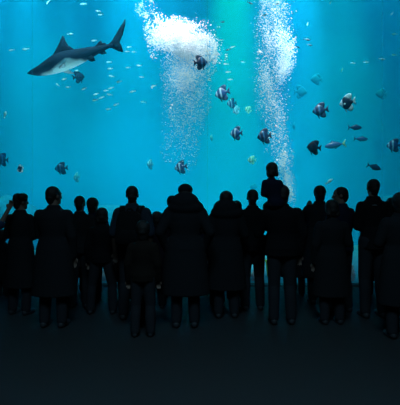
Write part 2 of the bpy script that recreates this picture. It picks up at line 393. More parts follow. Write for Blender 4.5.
# spadefish kinds
def banded(name, dark, light, pattern, rough=0.4):
    st = [(0.0, light)]
    return ramp_mat(name, 0, [(p, dark if d else light) for p, d in pattern], rough, noise=0.04, nscale=9, scale=-1.0, offset=0.0)
DK = (0.003, 0.014, 0.060); MID = (0.006, 0.055, 0.19); PL = (0.34, 0.62, 0.78)
bands = [(0, 1), (0.10, 1), (0.13, 0), (0.20, 0), (0.24, 1), (0.36, 1), (0.42, 0), (0.46, 0), (0.52, 1), (1, 1)]
M['sp_dark'] = banded('dark_banded_scales', DK, (0.03, 0.16, 0.34), bands)
M['sp_band'] = banded('blue_banded_scales', MID, PL, bands)
M['sp_black'] = mat('near_black_scales', (0.002, 0.006, 0.018), 0.6, 0.1)
M['sp_pale'] = banded('pale_banded_scales', (0.04, 0.36, 0.50), (0.30, 0.80, 0.90), bands)
M['sp_green'] = banded('pale_green_scales', (0.06, 0.55, 0.45), (0.40, 0.95, 0.75), bands)
M['sp_white'] = ramp_mat('white_faced_scales', 0, [(0.0, (0.9, 0.92, 0.95)), (0.20, (0.9, 0.92, 0.95)), (0.27, (0.01, 0.02, 0.05)), (1, (0.01, 0.02, 0.05))], 0.4, noise=0.05, nscale=9, scale=-1.0)
M['sp_faint'] = mat('haze_blue_scales', (0.001, 0.30, 0.55), .8, 0.1)  # distance haze put into the colour, close to the wall's blue
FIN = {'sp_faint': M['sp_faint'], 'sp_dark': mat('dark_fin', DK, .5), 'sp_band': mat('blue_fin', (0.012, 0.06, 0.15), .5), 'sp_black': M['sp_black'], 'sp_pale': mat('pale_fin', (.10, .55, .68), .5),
       'sp_green': mat('green_fin', (.2, .8, .62), .5), 'sp_white': mat('white_fin', (.75, .82, .86), .5)}
SPB = body_bm([(0, .01, -.02, .012), (-.03, .07, -.06, .04), (-.10, .18, -.14, .075), (-.20, .29, -.25, .10), (-.34, .37, -.34, .11), (-.48, .37, -.35, .10), (-.62, .26, -.25, .07), (-.72, .12, -.12, .04), (-.80, .07, -.07, .022), (-.83, .06, -.06, .015)])
def mesh_of(bm, name):
    bmesh.ops.recalc_face_normals(bm, faces=bm.faces)
    me = bpy.data.meshes.new(name); bm.to_mesh(me); bm.free()
    for p_ in me.polygons: p_.use_smooth = True
    return me
SP = {'body': mesh_of(SPB, 'body'),
      'tail_fin': mesh_of(fin_bm([(-.80, .06), (-.90, .16), (-1.0, .23), (-.965, .08), (-.955, 0), (-.965, -.08), (-1.0, -.23), (-.90, -.16), (-.80, -.06)], .012), 'tail_fin'),
      'dorsal_fin': mesh_of(fin_bm([(-.20, .28), (-.34, .40), (-.48, .47), (-.62, .50), (-.74, .48), (-.80, .41), (-.80, .32), (-.76, .20), (-.74, .10), (-.5, .28), (-.35, .33)], .014), 'dorsal_fin'),
      'anal_fin': mesh_of(fin_bm([(-.36, -.32), (-.48, -.43), (-.60, -.49), (-.72, -.48), (-.79, -.40), (-.79, -.30), (-.75, -.18), (-.74, -.09), (-.55, -.25)], .014), 'anal_fin'),
      'pelvic_fin': mesh_of(fin_bm([(-.24, -.26), (-.30, -.40), (-.36, -.52), (-.39, -.50), (-.38, -.38), (-.34, -.30)], .012), 'pelvic_fin')}
for sd_, nm_ in ((1, 'l'), (-1, 'r')):
    SP['pectoral_fin' + nm_] = mesh_of(fin_bm([(-.26, -.03), (-.36, .02), (-.41, -.04), (-.37, -.11), (-.28, -.08)], .006, None, Matrix.Translation((0, sd_ * .115, 0))), 'pectoral_fin')
    b_ = bmesh.new(); ellipsoid(b_, (-.105, sd_ * .07, .05), (.028, .014, .028), seg=10); SP['eye' + nm_] = mesh_of(b_, 'eye')
MESHES = {}
def spadefish(px, py, Y, size_px, yaw, pitch, kind, label, parts=True, name='spadefish', cat='fish', roll=0, group=None):
    root = empty(name)
    for k in (SP if parts else ('body', 'tail_fin', 'dorsal_fin', 'anal_fin')):
        m = M[kind] if k == 'body' else (M['black_eye'] if k[:3] == 'eye' else FIN[kind])
        key = (k, m.name)
        if key not in MESHES:
            me = SP[k].copy(); me.materials.append(m); MESHES[key] = me
        o = bpy.data.objects.new(SP[k].name.split('.')[0], MESHES[key]); C.objects.link(o); o.parent = root
    s = size_px / F * Y
    d = Euler((R(roll), R(pitch), R(yaw)), 'XYZ').to_matrix() @ Vector((-.46, 0, 0)) * s
    pose(root, px, py, Y, yaw, pitch, roll, s); root.location = root.location - d
    tag(root, label, cat, group)
    return root
L = 180
spadefish(201, 62.5, 9.0, 15, 20, -8, 'sp_dark', 'dark blue deep-bodied fish in front of the white bubble cloud')
spadefish(222, 93.5, 9.6, 16.5, L - 25, 12, 'sp_band', 'blue banded fish with a pale face below the bubble cloud, right of the bubble column')
spadefish(231.5, 103.5, 11.8, 11, L + 20, 10, 'sp_band', 'small dim fish just below the blue banded fish')
spadefish(236, 110.5, 10.8, 9, L - 40, 20, 'sp_pale', 'small pale banded fish overlapping a dimmer fish, left of the greenish fish')
spadefish(248, 109.5, 11.2, 8, L + 20, -20, 'sp_green', 'small pale green fish left of the tall bubble column, upper of two')
spadefish(236, 133.5, 9.6, 14.5, L - 35, 0, 'sp_band', 'pale striped blue fish hanging upright, middle of the tank')
spadefish(264, 136.5, 9.2, 16, L + 15, 12, 'sp_dark', 'dark fish swimming left at the edge of the tall bubble column')
spadefish(251.5, 160, 11.0, 9, L - 10, 0, 'sp_green', 'small pale green fish above the person left of the child on shoulders')
spadefish(320, 110.5, 9.2, 16, L - 15, 8, 'sp_dark', 'dark banded fish swimming left, beside the fish with the white face')
spadefish(347, 103, 8.8, 16, L - 35, 8, 'sp_white', 'white faced fish with a dark body and trailing white fins').scale.z *= 1.15
spadefish(313.5, 147.5, 9.0, 15, L, -4, 'sp_black', 'near-black angular fish pointing left above the crowd')
spadefish(393.5, 145.5, 9.4, 14, L - 25, 0, 'sp_band', 'blue banded fish with a pale face at the right edge')
spadefish(180.5, 167.5, 10.2, 14, L - 20, 10, 'sp_band', 'blue fish just above the person in the cap')
spadefish(150, 164.5, 12.0, 11, L + 62, 4, 'sp_pale', 'pale fish seen nearly end on, above the gap beside the person with the backpack')
spadefish(79, 77, 10.4, 12.5, 30, -14, 'sp_black', 'small dark fish right beneath the shark belly')
spadefish(61, 168.5, 10.2, 13, L + 10, 8, 'sp_dark', 'dark round fish above the broad person near the left')
spadefish(76.5, 177.5, 12.6, 11, L - 40, 8, 'sp_pale', 'faint pale round fish above a standing pair at the left')
spadefish(2, 159.5, 10.2, 14, L + 62, 0, 'sp_dark', 'dark fish cut off by the left edge')
spadefish(20, 169, 9.0, 8.5, L - 20, 25, 'sp_white', 'small white and black fish above the person with the large hair')
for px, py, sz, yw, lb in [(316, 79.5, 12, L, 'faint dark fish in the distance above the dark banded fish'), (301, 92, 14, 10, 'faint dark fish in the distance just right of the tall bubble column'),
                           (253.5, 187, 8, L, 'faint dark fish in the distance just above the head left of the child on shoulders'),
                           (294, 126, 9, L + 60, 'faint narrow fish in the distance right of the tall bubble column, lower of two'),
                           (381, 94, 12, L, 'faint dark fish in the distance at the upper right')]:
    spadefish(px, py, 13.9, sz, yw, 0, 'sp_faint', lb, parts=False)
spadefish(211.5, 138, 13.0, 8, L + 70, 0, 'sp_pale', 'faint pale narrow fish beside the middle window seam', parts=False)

# slender fish
JB = mesh_of(body_bm([(0, .01, -.015, .012), (-.06, .06, -.06, .04), (-.18, .115, -.12, .07), (-.34, .14, -.15, .085), (-.52, .12, -.13, .07), (-.70, .06, -.065, .035), (-.80, .025, -.025, .015), (-.84, .02, -.02, .01)]), 'body')
JF = {'tail_fin': mesh_of(fin_bm([(-.81, .025), (-.92, .12), (-1.0, .19), (-.94, .05), (-.915, 0), (-.94, -.05), (-1.0, -.19), (-.92, -.12), (-.81, -.025)], .01), 'tail_fin'),
      'dorsal_fin': mesh_of(fin_bm([(-.28, .12), (-.36, .21), (-.42, .17), (-.60, .12), (-.76, .05), (-.6, .07)], .01), 'dorsal_fin'),
      'anal_fin': mesh_of(fin_bm([(-.44, -.11), (-.49, -.19), (-.54, -.14), (-.76, -.05), (-.6, -.07)], .01), 'anal_fin')}
M['jack'] = ramp_mat('blue_back_scales', 2, [(0.0, (0.10, 0.30, 0.45)), (0.5, (0.03, 0.10, 0.26)), (1, (0.012, 0.05, 0.15))], 0.35, scale=3.5, offset=0.5)
M['jackdark'] = ramp_mat('dark_blue_back_scales', 2, [(0.0, (0.03, 0.10, 0.2)), (0.5, (0.012, 0.045, 0.13)), (1, (0.008, 0.03, 0.09))], 0.35, scale=3.5, offset=0.5)
M['jackfin'] = mat('blue_slender_fin', (0.012, 0.06, 0.15), .5); M['yfin'] = mat('yellow_green_fin', (.45, .85, .5), .5)
def slender(px, py, Y, size_px, yaw, pitch, kind, label, tailm='jackfin', hs=1.25):
    root = empty('slender_fish')
    def add(k, src, m):
        me = src.copy(); me.materials.append(m); o = bpy.data.objects.new(k, me); C.objects.link(o); o.parent = root; return o
    add('body', JB, M[kind]); t_ = add('tail_fin', JF['tail_fin'], M[tailm]); add('dorsal_fin', JF['dorsal_fin'], M['jackfin']); add('anal_fin', JF['anal_fin'], M['jackfin'])
    if tailm == 'yfin': t_['label'] = 'yellow green tail fin'
    s = size_px / F * Y
    d = Euler((0, R(pitch), R(yaw)), 'XYZ').to_matrix() @ Vector((-.48, 0, 0)) * s
    pose(root, px, py, Y, yaw, pitch, 0, s); root.location = root.location - d; root.scale = (s, s, s * hs)
    tag(root, label, 'fish')
slender(335, 145, 9.8, 21, L - 10, 8, 'jack', 'slender blue fish with a yellow green tail above the crowd', 'yfin', 1.1)
slender(355, 127.5, 9.6, 14.5, 0, 0, 'jackdark', 'slender dark blue fish below the fish with the white face', hs=1.2)
slender(361, 139, 10.2, 15, 0, 2, 'jack', 'slender blue fish with a pale spot, under a darker slender fish', hs=1.0)
slender(374, 167, 9.2, 15, 0, 18, 'jackdark', 'slender dark fish angled downward above the tallest person', hs=1.25)

# small silver fish
SF = body_bm([(0, .01, -.01, .01), (-.08, .07, -.07, .05), (-.22, .13, -.14, .08), (-.4, .15, -.17, .09), (-.6, .11, -.12, .06), (-.78, .04, -.04, .02), (-.82, .03, -.03, .012)], 12)
fin_bm([(-.80, .03), (-1.0, .15), (-.93, 0), (-1.0, -.15), (-.80, -.03)], .012, SF); fin_bm([(-.3, .12), (-.42, .2), (-.6, .1)], .01, SF)
SFm = mesh_of(SF, 'small_fish'); SFm.materials.append(M['silver'])
SFd = SFm.copy(); SFd.materials.clear(); SFd.materials.append(M['smalldark'])
def small(px, py, label, group=None, size=5.5, tilt=None, yaw=None, Y=None, dark=False):
    o = bpy.data.objects.new('small_silver_fish' if not dark else 'small_dark_fish', SFd if dark else SFm); C.objects.link(o)
    Y = Y or rng.uniform(9.2, 10.4); s = size / F * Y
    yaw = yaw if yaw is not None else rng.choice((L, L, L, 0)) + rng.uniform(-15, 15)
    tilt = tilt if tilt is not None else rng.uniform(-14, 14)
    d = Euler((0, R(tilt), R(yaw)), 'XYZ').to_matrix() @ Vector((-.48, 0, 0)) * s
    pose(o, px, py, Y, yaw, tilt, 0, s); o.location = o.location - d
    tag(o, label, 'fish', group)
for px, py in [(109, 62), (110, 68.5)]: small(px, py, 'small silver fish in the topmost pair right of the fish below the shark tail', 'silver pair under the shark tail', tilt=4, yaw=L)
for px, py, t in [(111.5, 76, -14), (119, 81.5, 14), (111, 88, 14), (106, 90.5, 4), (84, 88.5, 22), (96, 94, 14), (109.5, 94.5, -10), (101.5, 97.5, 20), (95, 100, 10), (116, 104.5, 18), (108.5, 109, 6)]:
    small(px, py, 'small silver fish in the loose school below the shark tail', 'silver school below the shark tail', 6, tilt=t, yaw=L)
for px, py, t in [(57.5, 84.5, -38), (64, 79, 12), (68, 87, 8), (66, 71.5, 10), (77, 70.5, 4)]:
    small(px, py, 'small silver fish under the shark head', 'silver fish under the shark head', 5, tilt=t, yaw=L)
for px, py, t in [(129, 47, 6), (127, 51.5, 0), (134, 52, 0)]:
    small(px, py, 'small silver fish in the trio right of the shark tail fin', 'silver trio by the shark tail', 5, tilt=t, yaw=L)
small(11.5, 50, 'small silver fish ahead of the shark, the farther left of two', size=6.5, tilt=6, yaw=L)
small(25.5, 49, 'small silver fish ahead of the shark, nearer to its fin', size=7.5, tilt=6, yaw=L)
small(48, 2, 'small silver fish steeply tilted at the top edge above the shark', size=6, tilt=60, yaw=L)
small(70, 34, 'small silver fish just right of the shark dorsal fin tip', size=6, tilt=-4, yaw=0)
small(83.5, 4, 'small silver fish near the top edge, above the shark', size=7, tilt=4, yaw=L)
small(98, 11, 'upper silver fish of the close pair above the shark tail', size=6, tilt=-5, yaw=L)
small(100.5, 14.5, 'lower silver fish of the close pair above the shark tail', size=6, tilt=8, yaw=L)
small(94, 40.5, 'small silver fish just above the second dorsal fin of the shark', size=6, tilt=4, yaw=L)
small(128, 67.5, 'small silver fish midway between the shark tail and the bubble column, upper', size=5, tilt=4, yaw=L)
small(139, 65.5, 'small silver fish below the left end of the bubble cloud', size=5.5, tilt=-5, yaw=L)
small(141.5, 77, 'small silver fish left of the bubble column, second down', size=5, tilt=-6, yaw=L)
small(153.5, 86, 'bright small silver fish at the left edge of the bubble column', size=6, tilt=12, yaw=L)
small(132.5, 91.5, 'bright small silver fish right of the loose school', size=6.5, tilt=12, yaw=L)
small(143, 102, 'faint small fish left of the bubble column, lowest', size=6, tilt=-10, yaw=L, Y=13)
small(5, 114.5, 'small white fish nose up near the left edge', size=8, tilt=-78, yaw=20)
small(222, 40, 'small silver fish just right of the bubble cloud', size=4.5, tilt=8, yaw=L, Y=8.7)
small(232.5, 47, 'small silver fish right of the bubble cloud beside a darker fish', size=5.5, tilt=16, yaw=L)
small(228.5, 49.5, 'small dark fish beneath a silver one right of the bubble cloud', size=6, tilt=16, yaw=L, dark=True)
small(222.5, 22, 'small dark fish high up between the two bubble masses', size=5, tilt=-4, yaw=0, dark=True)
small(250, 3, 'small dark fish at the top edge left of the tall bubble column', size=6.5, tilt=20, yaw=0, dark=True)
for px, py, t in [(226, 64, 0), (228, 72, 4), (230, 79.5, 2)]: small(px, py, 'small silver fish in the upright row of three above the blue banded fish', 'silver row above the banded fish', 5.5, tilt=t, yaw=L)
small(209, 80, 'small silver fish at the right edge of the bubble column', size=5, tilt=6, yaw=0)
small(243, 62, 'small silver fish alone between the two bubble masses', size=4.5, tilt=-10, yaw=L)
small(307, 39.5, 'upper small dark fish of the pair right of the tall bubble column', size=7, tilt=10, yaw=0, dark=True)
small(309.5, 45, 'lower small dark fish of the pair right of the tall bubble column', size=6, tilt=12, yaw=0, dark=True)
small(298, 47, 'small dark fish at the right edge of the tall bubble column', size=5, tilt=30, yaw=0, dark=True, Y=11.5)
small(264.5, 15, 'small dark fish inside the tall bubble column', size=5, tilt=-14, yaw=0, dark=True, Y=8.7)
small(277, 4, 'small dark fish near the top of the tall bubble column', size=4.5, tilt=-20, yaw=0, dark=True, Y=8.7)
small(307.5, 24, 'small silver fish nose down right of the tall bubble column', size=4.5, tilt=75, yaw=L)
small(330.5, 2.5, 'small silver fish at the top edge in the right half', size=4, tilt=60, yaw=L)
small(392, 13.5, 'small silver fish near the top right corner', size=4.5, tilt=50, yaw=L)
small(353, 63, 'leftmost small silver fish of the row of three at the upper right', size=5.5, tilt=4, yaw=0)
small(366, 62, 'middle small silver fish of the row of three at the upper right', size=6, tilt=2, yaw=0)
small(382, 59, 'rightmost small silver fish of the row of three at the upper right', size=7, tilt=6, yaw=0)
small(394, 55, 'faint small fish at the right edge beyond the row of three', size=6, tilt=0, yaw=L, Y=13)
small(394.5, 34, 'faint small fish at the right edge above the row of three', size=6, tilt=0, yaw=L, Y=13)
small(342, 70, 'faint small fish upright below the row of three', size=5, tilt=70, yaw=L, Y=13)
small(329, 181.5, 'silver fish slanting upward just above the heads in the right half', size=10, tilt=-36, yaw=10, Y=9.5)

# ------------------------------------------------------------------ people
ARMS = {  # elbow, wrist for the right arm of a 1.75 m figure facing +Y; mirrored for the left
    'down': ((.232, -.03, 1.13), (.235, .04, .88)), 'out': ((.26, -.02, 1.14), (.29, .06, .90)),
    'front': ((.25, .02, 1.15), (.09, .21, 1.12)), 'crossed': ((.245, .04, 1.15), (-.03, .19, 1.17)),
    'phone': ((.24, .16, 1.22), (.10, .34, 1.40)), 'hip': ((.34, -.07, 1.16), (.205, .05, 1.0)),
    'pocket': ((.27, -.08, 1.16), (.20, .05, .93)), 'up': ((.30, .16, 1.50), (.24, .30, 1.74)),
    'tuck': ((.195, .05, 1.14), (.05, .21, 1.10)), 'hold': ((.25, .03, 1.16), (.13, .19, 1.32)), 'point': ((.33, .18, 1.44), (.55, .27, 1.56)),
}
def person(px, top, s, label, yaw=0, head=(0, 0), la='down', ra='down', hair='short', jacket='black', trouser='denim', skin='skin',
           build=1.0, bottom='trousers', sleeve='long', hood=False, sit=None, face=False, H=None, seat=None, legs=None, spread=1.0, lean=0.0, hair_m='hair'):
    """px, top: head axis and crown in the photo; s: photo pixels per metre where the figure stands"""
    Y = F / s
    if seat is None:
        H = H or EYE - (top - 202.5) / s
        hs = max(0.80, min(1.0, 0.62 + 0.38 * H / 1.75))             # children have larger heads for their height
        kb = (H - 0.23 * hs) / (1.75 - 0.23)
    else:
        hs = 0.80; kb = (H - 0.23 * hs) / (1.75 - 0.23)
    x = (px - 200) / s
    root = empty('person', (x, Y, 0), (0, 0, R(yaw)))
    tag(root, label, 'person')
    neck = Vector((0, 0.0, 1.46 * kb))
    dz = -seat if seat else 0
    def P(p):                                                         # body point, with a lean of the upper body
        v = Vector((p[0] * kb * (build if abs(p[0]) > .12 and p[2] > .9 else 1), p[1] * kb, p[2] * kb))
        if v.z > .95 * kb: v.x += lean * (v.z - .95 * kb)
        return v
    hq = Euler((R(head[1]), 0, R(head[0])), 'XYZ').to_matrix().to_4x4()
    hc = P((0, 0.005, 1.50))
    def HD(p): return hc + hq @ (Vector((p[0], p[1], p[2] - 1.50)) * hs)
    hqe = (hq.to_3x3()).to_euler()
    def torso(bm, g):
        rings = []
        for z, rx, ry, cy in [(.84, .10, .08, 0), (.88, .158, .115, -.005), (.96, .172, .122, -.012), (1.06, .150, .108, 0), (1.14, .150, .106, .004), (1.26, .172, .118, .0), (1.36, .188, .112, -.008),
                              (1.40, .188, .098, -.012), (1.44, .150, .082, -.012), (1.475, .085, .064, -.010), (1.50, .055, .055, -.004)]:
            c = P((0, cy, z)); rings.append(ell_ring(c, Vector((rx * kb * build + g, 0, 0)), Vector((0, ry * kb * (0.5 + 0.5 * build) + g, 0)), 22))
        loft(bm, rings)
    SH = 0.165
    def arm(bm, side, kind, g, part='all'):
        e, w_ = ARMS[kind] if isinstance(kind, str) else kind
        m = lambda p: P((p[0] * side, p[1], p[2]))
        S, E, Wr = m((SH, -.01, 1.388)), m(e), m(w_)
        round_cone(bm, S, (.058 * kb * build) + g, E, .044 * kb + g)
        if part == 'short': 
            return
        round_cone(bm, E, .041 * kb + g, Wr, .028 * kb + g)
        if part == 'all': hand(bm, side, E, Wr)
    def hand(bm, side, E, Wr):
        d = (Wr - E).normalized()
        sd = d.cross(Vector((0, 1, 0)) if abs(d.y) < .7 else Vector((1, 0, 0))).normalized()   # across the palm
        nrm = d.cross(sd).normalized()
        k = kb
        Pm = Wr + d * .045 * k
        for q in (-1, 0, 1): round_cone(bm, Wr + sd * q * .012 * k, .016 * k, Wr + d * .085 * k + sd * q * .024 * k, .0135 * k, 8)
        for q, ln in ((-1.5, .060), (-.5, .075), (.5, .080), (1.5, .070)):
            b0 = Wr + d * .085 * k + sd * q * .019 * k; b1 = b0 + (d * .85 + nrm * .35 + sd * q * .08).normalized() * ln * .55 * k; b2 = b1 + (d * .5 + nrm * .8).normalized() * ln * .5 * k
            round_cone(bm, b0, .0095 * k, b1, .0085 * k, 8); round_cone(bm, b1, .0085 * k, b2, .0072 * k, 8)
        t0 = Wr + d * .03 * k + sd * side * .024 * k; t1 = t0 + (d * .7 + sd * side * .7 + nrm * .2).normalized() * .036 * k; t2 = t1 + (d + nrm * .5).normalized() * .028 * k
        round_cone(bm, t0, .0125 * k, t1, .0105 * k, 8); round_cone(bm, t1, .0105 * k, t2, .008 * k, 8)
    LG = legs or {1: ((.10 * spread, .02, .49), (.11 * spread, -.02, .085)), -1: ((.10 * spread, .015, .49), (.11 * spread, -.03, .085))}
    def leg(bm, side, g, foot=False):
        kn, an = LG[side]
        hp = P((.088 * side, -.005, .93)); K = P((kn[0] * side, kn[1], kn[2])); A = P((an[0] * side, an[1], an[2]))
        round_cone(bm, hp, .082 * kb * (0.5 + 0.5 * build) + g, K, .054 * kb + g)
        mid = K.lerp(A, .35) + Vector((0, -.012 * kb, 0))
        round_cone(bm, K, .052 * kb + g, mid, .052 * kb + g); round_cone(bm, mid, .052 * kb + g, A, .036 * kb + g * 1.3)
        if foot: foot_(bm, side, 0)
    def foot_(bm, side, g):
        kn, an = LG[side]
        A = P((an[0] * side, an[1], an[2])); 
        down = Vector((0, 0, -1))
        round_cone(bm, A, .036 * kb + g, A + Vector((0, -.03, -.045)) * kb, .036 * kb + g)
        ball = A + Vector((.02 * side, .125, -.052)) * kb
        round_cone(bm, A + Vector((0, -.02, -.045)) * kb, .037 * kb + g, ball, .03 * kb + g); round_cone(bm, A + Vector((-.01 * side, .02, -.05)) * kb, .033 * kb + g, ball + Vector((-.02 * side, .03, 0)) * kb, .028 * kb + g)
    # one continuous body
    bm = bmesh.new()
    torso(bm, 0)
    for sd, kd in ((1, ra), (-1, la)): arm(bm, sd, kd, 0); leg(bm, sd, 0, True)
    round_cone(bm, P((0, -.008, 1.44)), (.068 * kb * (.6 + .4 * build)), HD((0, -.004, 1.585)), .054 * hs)
    ellipsoid(bm, HD((0, -.006, 1.652)), (.074 * hs, .094 * hs, .094 * hs), hqe, 24)
    ellipsoid(bm, HD((0, .028, 1.588)), (.058 * hs, .062 * hs, .072 * hs), hqe, 20)
    round_cone(bm, HD((0, .060, 1.545)), .026 * hs, HD((0, .074, 1.545)), .022 * hs)              # chin
    round_cone(bm, HD((0, .088, 1.645)), .009 * hs, HD((0, .106, 1.607)), .014 * hs)              # nose
    round_cone(bm, HD((-.018, .084, 1.572)), .010 * hs, HD((.018, .084, 1.572)), .010 * hs)       # lips
    round_cone(bm, HD((-.035, .078, 1.664)), .011 * hs, HD((.035, .078, 1.664)), .011 * hs)       # brow
    for sd in (1, -1):
        ellipsoid(bm, HD((.078 * sd, -.008, 1.622)), (.010 * hs, .019 * hs, .031 * hs), hqe, 12)  # ears
    remeshed('body', bm, .0085, M[skin], root, 2)
    if face:
        for sd in (1, -1):
            bm = bmesh.new(); ellipsoid(bm, HD((.032 * sd, .080, 1.640)), (.013 * hs, .011 * hs, .011 * hs), None, 12); from_bm('eye', bm, M['eye'], root)
    # clothes
    bm = bmesh.new(); torso(bm, .018)
    for sd, kd in ((1, ra), (-1, la)): arm(bm, sd, kd, .020, 'short' if sleeve == 'short' else 'sleeve')
    if bottom == 'coat':
        rings = [ell_ring(P((0, cy, z)), Vector((rx * kb * build, 0, 0)), Vector((0, ry * kb, 0)), 22) for z, rx, ry, cy in [(.40, .275, .19, 0), (.6, .255, .18, 0), (.8, .235, .165, 0), (.98, .215, .15, 0), (1.1, .18, .125, 0)]]
        loft(bm, rings)
    else:
        loft(bm, [ell_ring(P((0, -.006, z)), Vector((rx * kb * build, 0, 0)), Vector((0, ry * kb, 0)), 22) for z, rx, ry in [(.86, .196, .148), (.95, .194, .146), (1.06, .172, .128), (1.12, .165, .12)]])
    if hood:
        ellipsoid(bm, HD((0, -.075, 1.525)), (.175 * hs, .11 * hs, .125 * hs)); ellipsoid(bm, HD((0.01, -.05, 1.46)), (.225 * hs, .13 * hs, .11 * hs))
    else:
        loft(bm, [ell_ring(P((0, -.006, z)), Vector((rx * kb, 0, 0)), Vector((0, rx * kb, 0)), 18) for z, rx in [(1.43, .115), (1.475, .092), (1.52, .077)]])
    remeshed('coat' if bottom == 'coat' else ('jacket' if sleeve == 'long' else 'shirt'), bm, .013, M['wool' if bottom == 'coat' and jacket == 'black' else jacket], root, 3)
    bm = bmesh.new()
    if bottom == 'skirt':
        loft(bm, [ell_ring(P((0, -.006, z)), Vector((rx * kb, 0, 0)), Vector((0, ry * kb, 0)), 24) for z, rx, ry in [(.30, .27, .22), (.6, .235, .19), (.85, .195, .145), (1.0, .17, .125)]])
        remeshed('skirt', bm, .014, M[trouser], root, 2)
    else:
        loft(bm, [ell_ring(P((0, -.008, z)), Vector((rx * kb, 0, 0)), Vector((0, ry * kb, 0)), 22) for z, rx, ry in [(.82, .14, .10), (.88, .182, .134), (.97, .185, .136), (1.02, .168, .122)]])
        for sd in (1, -1): leg(bm, sd, .022)
        remeshed('trousers', bm, .013, M[trouser], root, 3)
    for sd in (1, -1):
        bm = bmesh.new(); foot_(bm, sd, .008); remeshed('shoe', bm, .012, M['shoe'], root, 2)
    # hair
    bm = bmesh.new()
    if hair in ('short', 'long', 'bun', 'wide', 'thick', 'bob', 'ponytail'):
        th = {'thick': .016, 'wide': .004, 'bob': .012}.get(hair, .006)
        ellipsoid(bm, HD((0, -.020, 1.662)), ((.078 + th) * hs, (.090 + th) * hs, (.088 + th * .8) * hs), hqe, 24)
        if hair == 'thick': round_cone(bm, HD((0, -.03, 1.60)), .078 * hs, HD((0, -.03, 1.55)), .07 * hs)
        round_cone(bm, HD((0, -.058, 1.61)), (.055 + th) * hs, HD((0, -.05, 1.57)), .05 * hs)
        if hair in ('long', 'bob'):
            zz = 1.56 if hair == 'bob' else 1.42
            for q in (-.045, 0, .045): round_cone(bm, HD((q, -.045, 1.62)), .048 * hs, HD((q * 1.25, -.07, zz)), .034 * hs)
        if hair == 'bun': ellipsoid(bm, HD((0, -.09, 1.735)), (.045 * hs, .042 * hs, .04 * hs))
        if hair == 'ponytail': round_cone(bm, HD((0, -.105, 1.67)), .03 * hs, HD((0, -.15, 1.52)), .022 * hs)
        if hair == 'wide':
            for q in (-1, 1): ellipsoid(bm, HD((q * .066, -.005, 1.70)), (.066 * hs, .08 * hs, .056 * hs))
        remeshed('hair', bm, .009, M[hair_m], root, 2)
    elif hair == 'cap':
        ellipsoid(bm, HD((0, -.008, 1.678)), (.094 * hs, .106 * hs, .078 * hs), hqe, 24)
        round_cone(bm, HD((-.03, .09, 1.672)), .012 * hs, HD((-.03, .155, 1.66)), .010 * hs); round_cone(bm, HD((.03, .09, 1.672)), .012 * hs, HD((.03, .155, 1.66)), .010 * hs)
        round_cone(bm, HD((0, .09, 1.672)), .014 * hs, HD((0, .165, 1.66)), .012 * hs)
        remeshed('cap', bm, .009, M['cap'], root, 2)
        bm = bmesh.new(); ellipsoid(bm, HD((0, -.03, 1.635)), (.083 * hs, .085 * hs, .07 * hs), hqe, 20); remeshed('hair', bm, .010, M[hair_m], root, 2)
    if seat is not None:
        root.location = (x, Y, seat - .86 * kb)
    return root, dict(P=P, HD=HD, kb=kb, hs=hs, Y=Y)

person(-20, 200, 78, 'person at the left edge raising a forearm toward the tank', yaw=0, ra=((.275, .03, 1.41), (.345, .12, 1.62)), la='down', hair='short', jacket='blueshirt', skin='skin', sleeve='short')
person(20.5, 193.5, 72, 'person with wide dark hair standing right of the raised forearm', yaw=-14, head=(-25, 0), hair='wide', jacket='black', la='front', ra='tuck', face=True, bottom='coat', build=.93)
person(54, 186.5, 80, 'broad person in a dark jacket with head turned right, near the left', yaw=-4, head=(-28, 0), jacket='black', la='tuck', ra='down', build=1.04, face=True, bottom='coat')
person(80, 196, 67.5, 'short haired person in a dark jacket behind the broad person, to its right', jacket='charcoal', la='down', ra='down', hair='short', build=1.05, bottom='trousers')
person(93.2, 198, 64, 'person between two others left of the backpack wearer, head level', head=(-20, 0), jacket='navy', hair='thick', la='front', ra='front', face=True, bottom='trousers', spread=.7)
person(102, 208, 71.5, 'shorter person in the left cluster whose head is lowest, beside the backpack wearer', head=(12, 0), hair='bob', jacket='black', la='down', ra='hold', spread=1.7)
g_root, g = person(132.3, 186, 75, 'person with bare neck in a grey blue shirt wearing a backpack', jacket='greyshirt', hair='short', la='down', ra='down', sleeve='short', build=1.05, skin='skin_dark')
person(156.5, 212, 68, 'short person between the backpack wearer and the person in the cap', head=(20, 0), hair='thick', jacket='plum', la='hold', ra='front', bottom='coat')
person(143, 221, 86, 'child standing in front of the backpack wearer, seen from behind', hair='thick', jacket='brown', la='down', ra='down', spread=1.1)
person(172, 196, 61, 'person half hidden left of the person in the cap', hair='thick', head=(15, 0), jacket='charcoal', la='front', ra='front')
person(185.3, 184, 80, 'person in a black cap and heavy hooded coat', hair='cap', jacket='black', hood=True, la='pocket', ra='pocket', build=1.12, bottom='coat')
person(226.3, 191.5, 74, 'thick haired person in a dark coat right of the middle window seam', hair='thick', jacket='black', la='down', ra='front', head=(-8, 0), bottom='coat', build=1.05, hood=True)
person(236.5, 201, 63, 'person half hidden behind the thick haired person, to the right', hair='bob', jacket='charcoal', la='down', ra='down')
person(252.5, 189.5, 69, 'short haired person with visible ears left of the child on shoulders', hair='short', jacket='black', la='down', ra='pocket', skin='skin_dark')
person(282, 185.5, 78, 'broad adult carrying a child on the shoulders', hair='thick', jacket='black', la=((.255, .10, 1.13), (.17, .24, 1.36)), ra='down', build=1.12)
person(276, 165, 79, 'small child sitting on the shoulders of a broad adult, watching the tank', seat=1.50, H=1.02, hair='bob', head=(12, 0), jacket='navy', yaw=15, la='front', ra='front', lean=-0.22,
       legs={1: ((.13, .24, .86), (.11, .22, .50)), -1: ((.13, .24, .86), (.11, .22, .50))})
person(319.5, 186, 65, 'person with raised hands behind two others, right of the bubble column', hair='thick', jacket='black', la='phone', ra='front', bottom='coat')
person(331.5, 200, 78, 'shorter person whose head is between two taller people in the right half', hair='bob', jacket='charcoal', la='down', ra='front', bottom='coat')
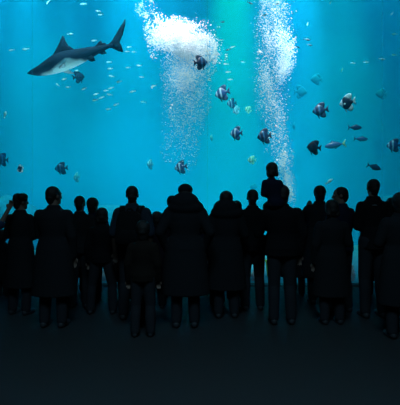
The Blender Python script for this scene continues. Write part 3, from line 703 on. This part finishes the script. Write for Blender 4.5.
person(341, 187, 71, 'person in a navy shirt turned to face left, in profile', yaw=25, head=(52, -4), hair='short', jacket='navy', la='front', ra='tuck', face=True, build=.92)
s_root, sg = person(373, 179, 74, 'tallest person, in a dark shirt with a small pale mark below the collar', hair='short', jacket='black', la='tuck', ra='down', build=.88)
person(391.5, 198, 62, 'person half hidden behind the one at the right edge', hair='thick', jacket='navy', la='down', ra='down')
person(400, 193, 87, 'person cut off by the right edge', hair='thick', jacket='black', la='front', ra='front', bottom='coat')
# the backpack, and the pale mark on the tallest person's shirt
kb = g['kb']; bp = empty('backpack', g_root.location + Vector((0, -.135 * kb, .98 * kb)))
bp.scale = (1.25, 1, 1); tag(bp, 'dark backpack on the back of the person in the grey blue shirt', 'backpack')
M['pack'] = mat('black_nylon', (0.006, 0.006, 0.007), 0.9, 0.1, bump=0.3, bscale=150)
def rr(w, d, n=24, e=0.45): return [(w * math.copysign(abs(math.cos(2*math.pi*i/n)) ** e, math.cos(2*math.pi*i/n)), d * math.copysign(abs(math.sin(2*math.pi*i/n)) ** e, math.sin(2*math.pi*i/n))) for i in range(n)]
def pouch(name, y, secs):
    bm = bmesh.new(); loft(bm, [[Vector((p[0], y + p[1], z)) for p in rr(w, d)] for z, w, d in secs]); return from_bm(name, bm, M['pack'], bp)
pouch('pack_body', -.075, [(0, .10, .05), (.015, .135, .072), (.08, .145, .078), (.30, .135, .074), (.40, .115, .06), (.44, .08, .04), (.45, .05, .02)])
pouch('front_pocket', -.165, [(.03, .08, .02), (.045, .105, .032), (.16, .105, .034), (.20, .09, .024), (.21, .06, .012)])
bm = bmesh.new(); round_cone(bm, (-.03, -.05, .44), .009, (-.02, -.05, .475), .009, 8); round_cone(bm, (-.02, -.05, .475), .009, (.02, -.05, .475), .009, 8); round_cone(bm, (.02, -.05, .475), .009, (.03, -.05, .44), .009, 8); from_bm('grab_handle', bm, M['pack'], bp)
for sd in (1, -1):
    bm = bmesh.new(); pts = [(.075, -.02, .40), (.090, .03, .475), (.095, .10, .510), (.098, .19, .500), (.100, .262, .42), (.110, .272, .26), (.140, .19, .10), (.130, .02, .05)]
    rings = []
    for q, p_ in enumerate(pts):
        a_ = Vector(pts[max(q-1, 0)]); b2 = Vector(pts[min(q+1, len(pts)-1)]); d_ = (b2 - a_).normalized(); w_ = Vector((1, 0, 0)); n_2 = d_.cross(w_).normalized()
        rings.append([Vector((p_[0] * sd, p_[1], p_[2])) + w_ * cx * .030 + n_2 * cy * .009 for cx, cy in ((-1, -1), (1, -1), (1, 1), (-1, 1))])
    loft(bm, rings); from_bm('shoulder_strap', bm, M['pack'], bp)
bm = bmesh.new(); ellipsoid(bm, (-.04, -.132 * sg['kb'], 1.405 * sg['kb']), (.034, .008, .009)); tag(from_bm('shirt_mark', bm, mat('pale_print', (.09, .10, .11), .9, .1), s_root), 'small pale mark below the collar')
# children added nearer the window to block its light between the others
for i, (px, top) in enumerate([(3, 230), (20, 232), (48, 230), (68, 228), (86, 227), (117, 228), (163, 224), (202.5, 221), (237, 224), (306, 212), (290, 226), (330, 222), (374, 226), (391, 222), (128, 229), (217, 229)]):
    person(px, top, 57 if i in (1, 2, 4, 6, 8, 10, 11, 13) else (63, 66, 63.5)[i - 14] if i > 13 else 60, 'child added by the window to darken gaps between the taller people', yaw=(-10, 8, 0, 14)[i % 4], hair=('thick', 'bob', 'short')[i % 3], jacket=('black', 'navy', 'charcoal')[i % 3],
           la=('down', 'front')[i % 2], ra='down', bottom='coat')[0]['group'] = 'children added to darken the crowd'

# ------------------------------------------------------------------ camera, world, view
cam = bpy.data.cameras.new('camera'); cam.sensor_width = 36; cam.sensor_fit = 'HORIZONTAL'; cam.lens = 36 * F / 400
co = bpy.data.objects.new('camera', cam); C.objects.link(co); co.location = (0, 0, EYE); co.rotation_euler = (R(90), 0, 0)
S = bpy.context.scene; S.camera = co
wd = bpy.data.worlds.new('world'); wd.use_nodes = True; S.world = wd
wd.node_tree.nodes['Background'].inputs[0].default_value = (0.2, 0.6, 0.9, 1); wd.node_tree.nodes['Background'].inputs[1].default_value = 0.0
S.view_settings.view_transform = 'Standard'; S.view_settings.look = 'None'; S.view_settings.gamma = 1; S.view_settings.use_curve_mapping = False
S.view_settings.exposure = 0.0
S.cycles.use_denoising = True
S.cycles.max_bounces = 8; S.cycles.volume_bounces = 1; S.cycles.transparent_max_bounces = 12
S.cycles.caustics_reflective = False; S.cycles.caustics_refractive = False
